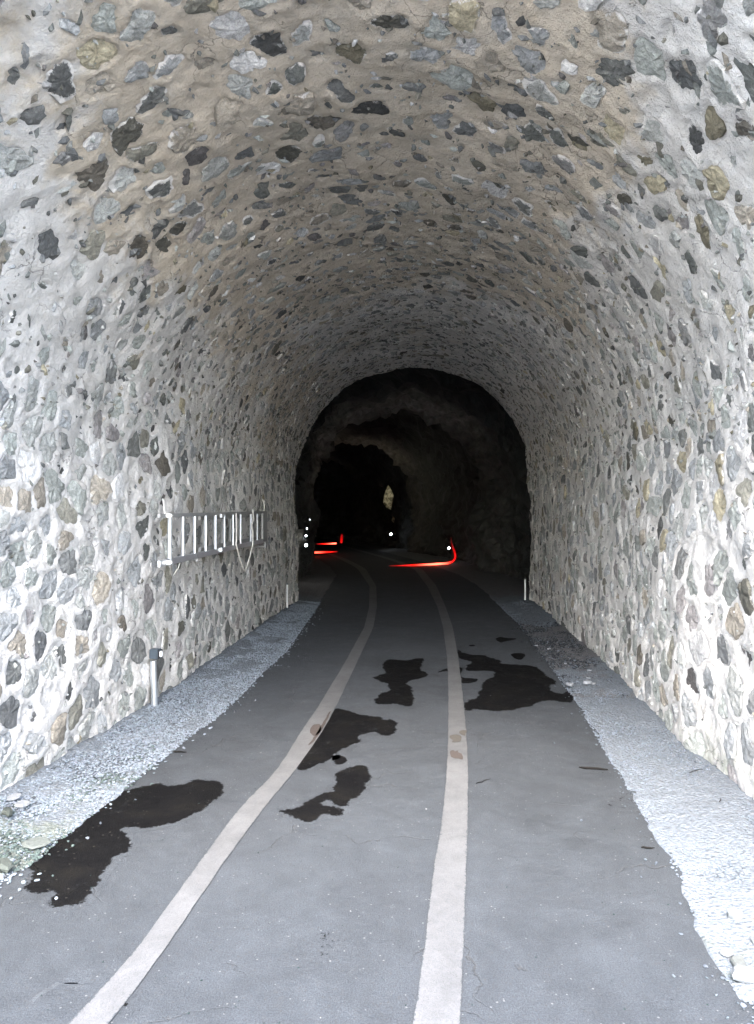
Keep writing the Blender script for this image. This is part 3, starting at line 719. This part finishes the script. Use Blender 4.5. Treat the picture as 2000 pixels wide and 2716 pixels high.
WETS = [
 ('large dark wet patch spreading from the left gravel verge', z3([(125, 1515), (170, 1480), (150, 1400), (260, 1305), (420, 1175), (560, 1070), (690, 990), (830, 965), (930, 975), (1040, 942), (1130, 945), (1180, 970), (1190, 1010), (1130, 1050), (1080, 1105), (960, 1160), (830, 1185), (700, 1190), (640, 1200), (690, 1235), (695, 1270), (670, 1325), (620, 1345), (580, 1400), (520, 1490), (480, 1550), (430, 1590), (340, 1612), (270, 1600), (290, 1545), (215, 1552)])),
 ('dark wet patch touching the right edge of the left white line', z4([(160, 990), (230, 985), (330, 935), (410, 880), (465, 860), (470, 830), (540, 815), (600, 828), (640, 815), (653, 780), (630, 752), (575, 750), (560, 735), (480, 725), (400, 705), (330, 703), (270, 780), (200, 900)])),
 ('small round damp spot between two larger wet patches', z4([(332, 942), (345, 928), (375, 925), (402, 938), (400, 958), (375, 968), (345, 962)])),
 ('lobed wet patch nearest the viewer between the white lines', z4([(80, 1202), (120, 1190), (165, 1180), (205, 1145), (260, 1125), (318, 1105), (320, 1080), (355, 1045), (360, 1010), (400, 985), (450, 972), (520, 975), (515, 1040), (500, 1070), (460, 1105), (430, 1140), (385, 1165), (300, 1150), (290, 1168), (370, 1172), (393, 1195), (380, 1215), (330, 1217), (290, 1205), (270, 1235), (215, 1250), (155, 1225), (110, 1228)])),
 ('tall hourglass shaped wet patch left of the right white line', z4([(538, 545), (585, 525), (582, 480), (620, 458), (700, 462), (772, 452), (770, 490), (760, 510), (792, 525), (760, 548), (695, 572), (715, 595), (732, 620), (722, 680), (640, 675), (545, 672), (560, 625), (605, 605), (600, 575)])),
 ('largest wet patch on the right side reaching the gravel', z4([(984, 705), (1050, 700), (1140, 708), (1260, 695), (1330, 670), (1380, 655), (1450, 662), (1502, 665), (1488, 612), (1450, 625), (1388, 590), (1418, 570), (1370, 530), (1318, 492), (1230, 482), (1170, 478), (1130, 455), (1060, 436), (1000, 434), (946, 412), (950, 448), (1010, 470), (985, 510), (1110, 515), (1112, 545), (1070, 570), (1055, 610), (1040, 640), (990, 655)])),
 ('thin dark wet sliver crossing under the right white line', z4([(842, 520), (895, 500), (960, 498), (965, 540), (1040, 552), (1020, 570), (966, 572), (962, 545), (900, 515)])),
 ('small damp blot above the largest wet patch', z4([(1203, 432), (1230, 426), (1268, 430), (1262, 455), (1240, 458), (1210, 445)])),
 ('fish shaped damp mark farthest along the right lane', z4([(1130, 358), (1150, 347), (1180, 352), (1228, 355), (1222, 362), (1180, 368), (1150, 374)])),
 ('tiny dark damp mark beside the right white line', z4([(998, 392), (1015, 384), (1028, 390), (1015, 394)])),
]
for lb, pts in WETS:
    o = damp('wet_patch', pts, M['wet'], .0015, .014 if len(pts) > 12 else .006, rim=.045 if len(pts) > 12 else .025); tag(o, lb, 'wet patch')
for lb, cx_, cy_, rx_, ry_, tp in (('dark scuffed speckled smudge low in the lane between the white lines', 868, 2500, 85, 40, .42), ('small dark scuff mark left of the left white line near the viewer', 218, 2590, 38, 16, .5),
                       ('smaller dark scuff at the lower left, nearest the viewer', 165, 2622, 26, 9, .5), ('faint dark smudge across the lane above the speckled smudge', 700, 2450, 60, 14, .42),
                       ('dark dirt smudge at the lower right beside the gravel', 1780, 2655, 40, 12, .5), ('dull damp smudge where the right gravel meets the asphalt', 1655, 2125, 60, 26, .40),
                       ('dark blotch at the bottom edge beside the left white line', 330, 2665, 36, 16, .5)):
    o = damp('dirt_smudge', [(cx_+rx_*math.cos(t_q), cy_+ry_*math.sin(t_q)) for t_q in np.linspace(0, 2*PI, 12, endpoint=False)], M['wet'], .0012, .01, rim=.03, top=tp); tag(o, lb, 'smudge')
def z7(l): return [(1100+x/8.26, 1880+y/8.26) for x, y in l]
for pts, mt, par in ((z7([(790, 915), (850, 900), (890, 930), (960, 905), (950, 945), (1030, 980), (1045, 1040), (1030, 1110), (960, 1085), (880, 1080), (800, 1050)]), 'wear', lineR),
                     (z7([(755, 600), (900, 560), (1000, 590), (1010, 650), (980, 710), (800, 735), (820, 690), (770, 650)]), 'wear2', lineR),
                     (z7([(960, 500), (1040, 465), (1130, 470), (1100, 540), (1085, 590), (1030, 575)]), 'wear2', lineR),
                     ([(824+.0, 1933), (833, 1921), (845, 1920), (852, 1930), (846, 1945), (832, 1953), (825, 1945)], 'wear', lineL),
                     ([(852, 1922), (862, 1905), (873, 1888), (877, 1886), (868, 1906), (858, 1926), (845, 1948), (830, 1968), (818, 1978), (822, 1968), (836, 1950)], 'wear', lineL)):
    patch('worn_spot', pts, M[mt], .0075, .004, par)

# ------------------------------------------------------------------ loose slabs of rubble beside the road
def slab(x, y, sx, sy, h, ang, tilt, tint, label, name='loose_stone', cat='stone', group=None, z0=.01):
    k = 8; V = []; F = []
    rr = [rnd.uniform(.75, 1.15) for _ in range(k)]
    ring = lambda s, z, j: [(sx*rr[i]*s*math.cos(2*PI*i/k)+rnd.gauss(0, j), sy*rr[i]*s*math.sin(2*PI*i/k)+rnd.gauss(0, j), z+rnd.gauss(0, h*.08)) for i in range(k)]
    V += ring(.92, 0, .001)+ring(1.05, h*.45, .002)+ring(.85, h, .002)+[(0, 0, h*1.05)]
    for r in range(2):
        for i in range(k): F += [(r*k+i, r*k+(i+1) % k, (r+1)*k+(i+1) % k), (r*k+i, (r+1)*k+(i+1) % k, (r+1)*k+i)]
    for i in range(k): F.append((2*k+i, 2*k+(i+1) % k, 3*k))
    me = mesh_np(name, V, F, False, {'tint': np.tile([*tint, 1.0], (len(V), 1))})
    o = link(name, me, M['pebble']); o.location = (x, y, z0); o.rotation_euler = (tilt, rnd.uniform(-.2, .2), ang)
    tag(o, label.replace('*', hue(tint)+' '), cat, group); return o
ORD = ['nearest', 'second nearest', 'third nearest', 'fourth nearest', 'fifth nearest', 'sixth nearest', 'seventh nearest', 'eighth nearest', 'eighth farthest', 'seventh farthest', 'sixth farthest', 'fifth farthest', 'fourth farthest', 'third farthest', 'second farthest', 'farthest']
def hue(t): return 'dark' if t[1] < .06 else 'greenish' if t[1] < .09 else 'red brown' if t[0] > t[2]*1.3 else 'grey' if t[1] < .13 else 'pale grey' if t[1] < .20 else 'white'
for k, y in enumerate(sorted(rnd.uniform(3.0, 4.1) for _ in range(12))):
    tt_ = None; x = float(EL(y))-rnd.uniform(.02, .5)
    slab(x, y, rnd.uniform(.03, .085), rnd.uniform(.02, .05), rnd.uniform(.012, .03), rnd.uniform(0, 3), rnd.uniform(-.25, .25), rnd.choice([(.105, .112, .112), (.065, .073, .068), (.14, .148, .155), (.045, .052, .046)]),
         '*flat stone in mossy rubble at lower left, %s viewer' % ORD[k if k < 6 else k+4].replace('farthest', 'farthest from'), group='flat stones in the left rubble', z0=.02+.05*float(sstep(0, .7, float(EL(y))-x)))
for k, y in enumerate(sorted(rnd.uniform(2.3, 2.95) for _ in range(8))):
    tt_ = None; x = float(ER(y))+rnd.uniform(.02, .25)
    slab(x, y, rnd.uniform(.02, .055), rnd.uniform(.015, .035), rnd.uniform(.012, .03), rnd.uniform(0, 3), rnd.uniform(-.2, .2), rnd.choice([(.092, .10, .102), (.08, .085, .08), (.115, .123, .128), (.09, .082, .074)]),
         '*flat stone at right road edge, %s viewer' % ORD[k if k < 5 else k+8].replace('farthest', 'farthest from'), group='flat stones along the right road edge', z0=.01)
for px, py, s in ((1557, 1812, .06), (1512, 1817, .045), (1574, 1813, .03), (1456, 1721, .025), (1423, 1712, .02), (1564, 1779, .025), (1500, 1760, .022), (1563, 1798, .02)):
    x, y = G(px, py, .03); slab(x, y, s, s*.7, s*.5, rnd.uniform(0, 3), 0, (.17, .18, .19), '%s in dark muddy right gravel' % {1557: 'largest white stone, just above the pale dry gravel,', 1512: 'second largest white stone, left of the largest one,', 1574: 'small white stone, right of the largest one,', 1456: 'small white stone, lower of two at the far asphalt edge,', 1423: 'small white stone, farthest away beside the asphalt,', 1564: 'small white stone near the wall, upper of two,', 1500: 'small white stone, in the middle,', 1563: 'small white stone near the wall, lower of two,'}[px], group='white stones in the muddy gravel', z0=.025)
# twigs and scraps of dead leaf
def twig(px, py, ln, ang, label, r=.003, z=.006):
    x, y = G(px, py); pts = []
    for i in range(6):
        t = i/5-.5; pts.append((x+ln*t*math.cos(ang)+rnd.gauss(0, ln*.02), y+ln*t*math.sin(ang)+rnd.gauss(0, ln*.02), z+rnd.uniform(0, .003)))
    mb = MB().tube(pts, [r*.5, r, r, r*.9, r*.7, r*.4], 5)
    tag(mb.build('twig', M['twig'], None), label, 'twig')
twig(1575, 2041, .17, -.2, 'dark ragged twig lying on the asphalt near the right gravel', .009)
twig(1845, 2070, .12, .5, 'thin black stick on the pale right gravel', .003, .055)
twig(478, 1997, .09, -.05, 'short brown twig at the left asphalt edge', .006)
twig(1718, 2252, .06, -.1, 'tiny dark twig on the asphalt beside the right gravel', .005)
twig(1910, 2150, .07, 1.0, 'small bent twig on the pale gravel near the right wall', .003, .055)
twig(1281, 2075, .12, .7, 'thin forked twig right of the right white line', .0025)

# ------------------------------------------------------------------ posts
def bollard():
    x, y = G(410, 1888); root = empty('bollard', (x, y, 0)); tag(root, 'short steel bollard with dark square head and white reflector by the left wall', 'bollard')
    MB().tube([(0, 0, 0), (-.004, 0, .2), (-.010, 0, .40)], .0255, 20).build('pole', M['steel'], root, smooth=False)
    ax = (Vector((.96, -.28, 0)), Vector((.28, .96, 0)), Vector((0, 0, 1)))
    c = Vector((.008, 0, .455))
    MB().box(c, (.038, .034, .038), ax).build('head', M['grey'], root, bevel=.006)
    MB().box(c+ax[0]*.041, (.003, .030, .034), ax).build('face_plate', M['black'], root, bevel=.001)
    bm = MB(); cc = c+ax[0]*.046
    V = []; k = 14
    for s in (0, 1):
        for i in range(k):
            a = 2*PI*i/k; q = cc+ax[1]*(.017*math.copysign(abs(math.cos(a))**.7, math.cos(a)))+Vector((0, 0, .024*math.copysign(abs(math.sin(a))**.7, math.sin(a))))+ax[0]*(.004*s)
            V.append(q)
    F = [(i, (i+1) % k, k+(i+1) % k, k+i) for i in range(k)]+[tuple(range(k, 2*k)), tuple(range(k))[::-1]]
    bm.add((V, F)).build('reflector', M['reflector'], root)
bollard()
def post(px, py, h, label):
    x, y = G(px, py, .04); root = empty('marker_post', (x, y, .03)); tag(root, label, 'marker post')
    MB().tube([(0, 0, 0), (0, 0, h)], .014, 10).build('pole', M['white'], root)
    MB().tube([(0, 0, h), (0, 0, h+.02)], [.017, .012], 10).build('cap', M['grey'], root)
post(762, 1612, .37, 'thin white marker post at the dark end of the left wall')
post(1393, 1592, .36, 'thin white marker post at the dark end of the right wall')

# ------------------------------------------------------------------ ladder on the left wall
LA, LB_ = Vector((-1.63, 5.5, 0)), Vector((-1.425, 9.55, 0))
def ladder_pt(px, z, off=0):
    s = (px-1000)/1961; dx = (LB_.x-LA.x)/(LB_.y-LA.y)
    Y = (LA.x-dx*LA.y)/(s-dx); return Vector((s*Y+off, Y, z))
ZB, ZT = 1.175, 1.535
lad = empty('ladder', (LA.x, LA.y, ZB)); tag(lad, 'aluminium extension ladder hung lengthwise on the left stone wall', 'ladder')
def P_(o): noneg(o, lad); return o
dirv = (LB_-LA).normalized(); nrm = Vector((dirv.y, -dirv.x, 0)); upv = Vector((0, 0, 1))
def rail(z, y0, y1, off, zz, hz=.028, mat='oldalu'):
    f = lambda y: LA+dirv*((y-LA.y)/dirv.y)+nrm*off
    p0, p1 = f(y0), f(y1); c = (p0+p1)/2+Vector((0, 0, z))
    P_(MB().box(c, (.011, (p1-p0).length/2, hz/2), (nrm, dirv, upv)).build('rail', M[mat], lad, bevel=.003))
rail(ZB, 5.52, 9.5, 0, 0, .05, 'alu'); rail(ZT, 5.52, 9.5, 0, 0, .03)
rail(ZB+.035, 6.75, 9.2, -.055, 0, .04); rail(ZT-.035, 6.75, 9.2, -.055, 0, .04)
for px, r, off in ((450, .017, 0), (485, .0135, 0), (516, .0135, 0), (545, .0145, 0), (571, .015, 0), (595, .012, 0), (618, .011, 0), (638, .011, 0), (665, .013, 0), (682, .012, 0)):
    p = ladder_pt(px, ZB+.01, off); P_(MB().tube([p, p+Vector((0, 0, ZT-ZB-.02))], r, 8).build('rung', M['alu'], lad))
for px in (560, 585, 607, 628, 650):
    p = ladder_pt(px, ZB+.04, -.02)-nrm*.05; P_(MB().tube([p, p+Vector((0, 0, ZT-ZB-.08))], .014, 8).build('rung', M['oldalu'], lad))
# end plate, feet
p = ladder_pt(701, (ZB+ZT)/2); P_(MB().box(p, (.012, .13, (ZT-ZB)/2+.01), (nrm, dirv, upv)).build('end_plate', M['oldalu'], lad, bevel=.004))
for z, nm in ((ZB-.0, 'rubber_foot'), (ZT+.0, 'rubber_foot')):
    p = ladder_pt(440, z); P_(MB().box(p, (.05, .03, .014), (Vector((1, 0, 0)), Vector((0, 1, 0)), upv)).build(nm, M['cap'], lad, bevel=.008))
for z in (ZT-.02, ZB+.01):
    p = ladder_pt(584, z)+nrm*.02; P_(MB().box(p, (.012, .05, .018), (nrm, dirv, upv)).build('clamp', M['alu'], lad, bevel=.004))
for px, r in ((521, 0), (690, 0)):
    for z0, z1 in ((ZB-.10, ZB+.02),) if px > 600 else ((ZB-.05, ZB+.01),):
        p = ladder_pt(px if px < 600 else 703, z0); q = Vector((p.x, p.y, z1)); wq = q+Vector((-.14, 0, -.02))
        root = empty('wall_bracket', tuple(p)); tag(root, 'metal bracket under the far end of the ladder' if px > 600 else 'small metal bracket under the near half of the ladder', 'bracket')
        noneg(MB().tube([p, q], .014, 8).build('upright', M['oldalu'], root), root)
        noneg(MB().tube([Vector((p.x, p.y, z0+.02)), Vector((p.x-.2, p.y, z0+.02))], .012, 8).build('arm', M['oldalu'], root), root)
def sag(p, q, drop, n=12, px=None):
    out = []
    for i in range(n+1):
        t = i/n; v = p.lerp(q, t); v.z -= drop*(1-abs(2*t-1)**1.35); out.append(v)
    return out
def rope(pts, r, mat, label, seg=6):
    o = MB().tube(pts, r, seg).build('rope', M[mat], None, smooth=True); tag(o, label, 'rope'); return o
a_ = ladder_pt(619, ZB+.03, 0)+nrm*.03; b_ = ladder_pt(664, ZB+.0, 0)+nrm*.03
rope([a_+Vector((0, 0, .33))]+[a_+Vector((.002, .01, .16))]+sag(a_, b_, .30)+[b_+Vector((0, 0, .12)), b_+Vector((-.01, -.03, .22)), b_+Vector((.004, .02, .28)), b_+Vector((0, 0, .40))], .009, 'rope', 'pale rope looped in a V under the ladder')
def wallpt(y, z, h=.02): return Vector((float(LX(y))+h, y, z))
p = ladder_pt(437, ZT+.01); rope([p, Vector((p.x-.008, p.y+.01, ZT+.06)), Vector((p.x-.02, p.y+.02, ZT+.13))], .004, 'cap', 'short white cord from the near ladder end up to the wall')
p = ladder_pt(478, ZB-.02); rope([p, Vector((p.x-.01, p.y-.02, ZB-.07)), Vector((p.x-.05, p.y-.03, ZB-.13))], .0045, 'rope', 'short pale cord dangling below the near end of the ladder')
p = ladder_pt(701, ZT); rope([p, p+Vector((0, 0, .10)), p+Vector((-.02, 0, .17))], .008, 'rope', 'cord rising from the far end of the ladder')
p = ladder_pt(585, ZT); q1 = wallpt(7.0, ZT+.34, .05); q2 = wallpt(7.9, ZT+.34, .05)
rope([q1, q1.lerp(p, .6)+Vector((0, 0, -.02)), p, p.lerp(q2, .4)+Vector((0, 0, -.02)), q2], .0035, 'cord', 'thin cord tied in a V from the ladder top to the wall')
rope([wallpt(6.9, ZT+.65, .05), wallpt(6.75, ZT+.3, .06), ladder_pt(544, ZT+.01)], .0035, 'cord', 'thin cord running up the wall left of the tied V cord')
# protruding ledge stones that hide part of the upper rail, and three long raised plaster seams
def blob_stone(a, y, sa, sy, hh, tint, par):
    bm = bmesh.new(); bmesh.ops.create_icosphere(bm, subdivisions=2, radius=1)
    V = np.array([v.co[:] for v in bm.verts]); F = np.array([[v.index for v in f.verts] for f in bm.faces]); bm.free()
    V = np.sign(V)*np.abs(V)**.6; V *= 1+.14*rs.uniform(-1, 1, (len(V), 1))
    W = S(a+V[:, 0]*sa, y+V[:, 1]*sy, V[:, 2]*hh); c = W.mean(0)
    me = mesh_np('stone', W-c, F, True, {'tint': np.tile([*tint, 1.0], (len(V), 1)), 'edge': np.clip(1-np.abs(V[:, 2]), 0, 1)*.5, 'smear': np.zeros(len(V))})
    o = link('stone', me, M['stone'], par); o.location = Vector(c)-par.location

# ------------------------------------------------------------------ lamps and red lights deep in the tunnel
def at(px, py, Y): return Vector(((px-1000)/1961*Y, Y, 1.6-(py-1345)/1961*Y))
def lamp(px, py, Y, r, label, glow=0, stretch=1):
    p = at(px, py, Y); root = empty('tunnel_lamp', tuple(p)); tag(root, label, 'lamp')
    bm = bmesh.new(); bmesh.ops.create_icosphere(bm, subdivisions=2, radius=r)
    for v in bm.verts: v.co.z *= stretch
    me = bpy.data.meshes.new('bulb'); bm.to_mesh(me); bm.free(); link('bulb', me, M['lamp'], root)
    MB().box((0, r*1.3, 0), (r*1.1, r*.5, r*1.1*stretch)).build('housing', M['black'], root, bevel=r*.2)
    if glow:
        l = bpy.data.lights.new('lamp_light', 'POINT'); l.energy = glow; l.color = (1, .9, .74); l.shadow_soft_size = .1
        lo = bpy.data.objects.new('lamp_light', l); COL.objects.link(lo); lo.parent = root; lo.location = (0, -r*2.5, .05)
lamp(812, 1446, 15.0, .027, 'brightest white lamp low on the left rock wall above the red tubes', .3)
lamp(812, 1421, 15.4, .016, 'smaller white lamp directly above the brightest left lamp')
lamp(814, 1402, 15.8, .007, 'thin faint lamp highest in the left upright row', 0, 2.2)
lamp(838, 1391, 24.0, .009, 'tiny lamp to the right above the left row of lamps')
lamp(822, 1378, 15.6, .004, 'faintest tiny lamp at the top of the left group')
lamp(1037, 1417, 27.0, .036, 'white lamp near the middle of the tunnel below the lit rock')
lamp(1191, 1454, 20.3, .028, 'white lamp beside the curved red light on the right')
def lit_rock(px, py, Y, w_, h_, label):
    p = at(px, py, Y); V = []; F = []
    prof = [(0, 1.0, .05), (-.25, .55, .3), (.35, .5, .45), (-.42, .05, .5), (.5, .15, .55), (-.5, -.4, .4), (.15, -.3, .6), (-.2, -.75, .3), (.25, -.95, .1)]
    V = [(x*w_, -d*.25, z*h_) for x, z, d in prof]+[(x*w_, .5, z*h_) for x, z, d in (prof[0], prof[4], prof[8], prof[5], prof[3])]
    me = bpy.data.meshes.new('rock_outcrop'); bm = bmesh.new(); vs = [bm.verts.new(v) for v in V]
    bmesh.ops.convex_hull(bm, input=vs); bm.to_mesh(me); bm.free()
    o = link('rock_outcrop', me, M['pale']); o.location = p; tag(o, label, 'rock')
n_ = NM('pale_rock', .8, .3); M['pale'] = n_.out(n_.ramp(n_.noise(9, 7, .8, 1), [(.42, (.03, .03, .02)), (.52, (.45, .42, .30)), (.7, (.6, .58, .46))]), n_.bump(n_.noise(8, 6, .7), 1, .1))
lit_rock(1030, 1320, 24.5, .34, .42, 'pale pointed lit rock hanging in the middle of the dark tunnel')
lit_rock(1043, 1378, 26.5, .10, .12, 'small lit rock sliver below the pale pointed rock')
pl = bpy.data.lights.new('lamp_light', 'POINT')
root = empty('tunnel_lamp', (at(1012, 1290, 23.3))); tag(root, 'small dark shaded lamp lighting the pale pointed rock', 'lamp')
MB().box((0, 0, .03), (.04, .04, .015)).build('shade', M['black'], root, bevel=.004)
pl.energy = 1.2; pl.color = (1, .93, .72); pl.shadow_soft_size = .03
plo = bpy.data.objects.new('lamp_light', pl); COL.objects.link(plo); plo.parent = root; plo.location = (0, 0, -.03)

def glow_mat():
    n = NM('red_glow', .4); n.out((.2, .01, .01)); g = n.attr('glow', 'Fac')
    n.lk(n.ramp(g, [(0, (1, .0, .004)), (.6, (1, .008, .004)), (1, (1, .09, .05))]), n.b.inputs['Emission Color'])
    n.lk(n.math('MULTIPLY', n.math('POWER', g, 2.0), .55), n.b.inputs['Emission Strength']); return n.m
M['glow'] = glow_mat()
def strip(ctrl, Y, label):  # made-up glowing tubes drawn along red lines of light, sockets added
    ctrl = np.array(ctrl, float); m = len(ctrl); t = np.linspace(0, m-1, (m-1)*8+1)
    px, py, r, g = [np.interp(t, np.arange(m), ctrl[:, k]) for k in range(4)]
    k = np.hanning(9); k /= k.sum(); sm = lambda v: np.convolve(np.concatenate([[v[0]]*4, v, [v[-1]]*4]), k, 'valid')
    px, py, r, g = sm(px), sm(py), sm(r), sm(g)
    pts = [at(x, y, Y) for x, y in zip(px, py)]
    root = empty('red_light_line', tuple(pts[0])); tag(root, label, 'red light')
    V, F = tube(pts, list(r*.72), 8, False)
    me = mesh_np('glowing_tube', [tuple(v) for v in V], F, True, {'glow': np.repeat(g, 8)})
    noneg(link('glowing_tube', me, M['glow'], root), root)
    mb = MB(); q = pts[0] if g[0] > g[-1] else pts[-1]; mb.box(q+Vector((0, .03, 0)), (.02, .03, .02)).build('added_socket', M['black'], root); root.children[-1].matrix_parent_inverse = Matrix.Translation(-root.location)
strip([(1030, 1501, .010, .12), (1070, 1500, .022, .35), (1100, 1499, .03, .62), (1140, 1497, .036, .95), (1165, 1495.5, .038, 1.0), (1188, 1494, .036, .8), (1202, 1489, .034, .42), (1208, 1478, .036, .36), (1206, 1464, .038, .30), (1201, 1452, .036, .2), (1197, 1438, .022, .1), (1196, 1424, .008, .04)], 20.0, 'long red glowing tube on the right, turning up the wall at its end')
strip([(818, 1466, .046, .95), (850, 1465, .040, .8), (875, 1464, .028, .5), (897, 1463, .012, .2)], 24, 'lower of the two level red glowing tubes on the left')
strip([(838, 1443, .010, .2), (860, 1442.5, .020, .6), (880, 1442, .030, .95), (893, 1441, .034, 1)], 25, 'upper of the two level red glowing tubes on the left')
strip([(905, 1441, .05, .32), (906, 1429, .06, .28), (907, 1416, .04, .14)], 25.2, 'short upright red glowing tube at the right end of the left ones')
print('stones', NS)
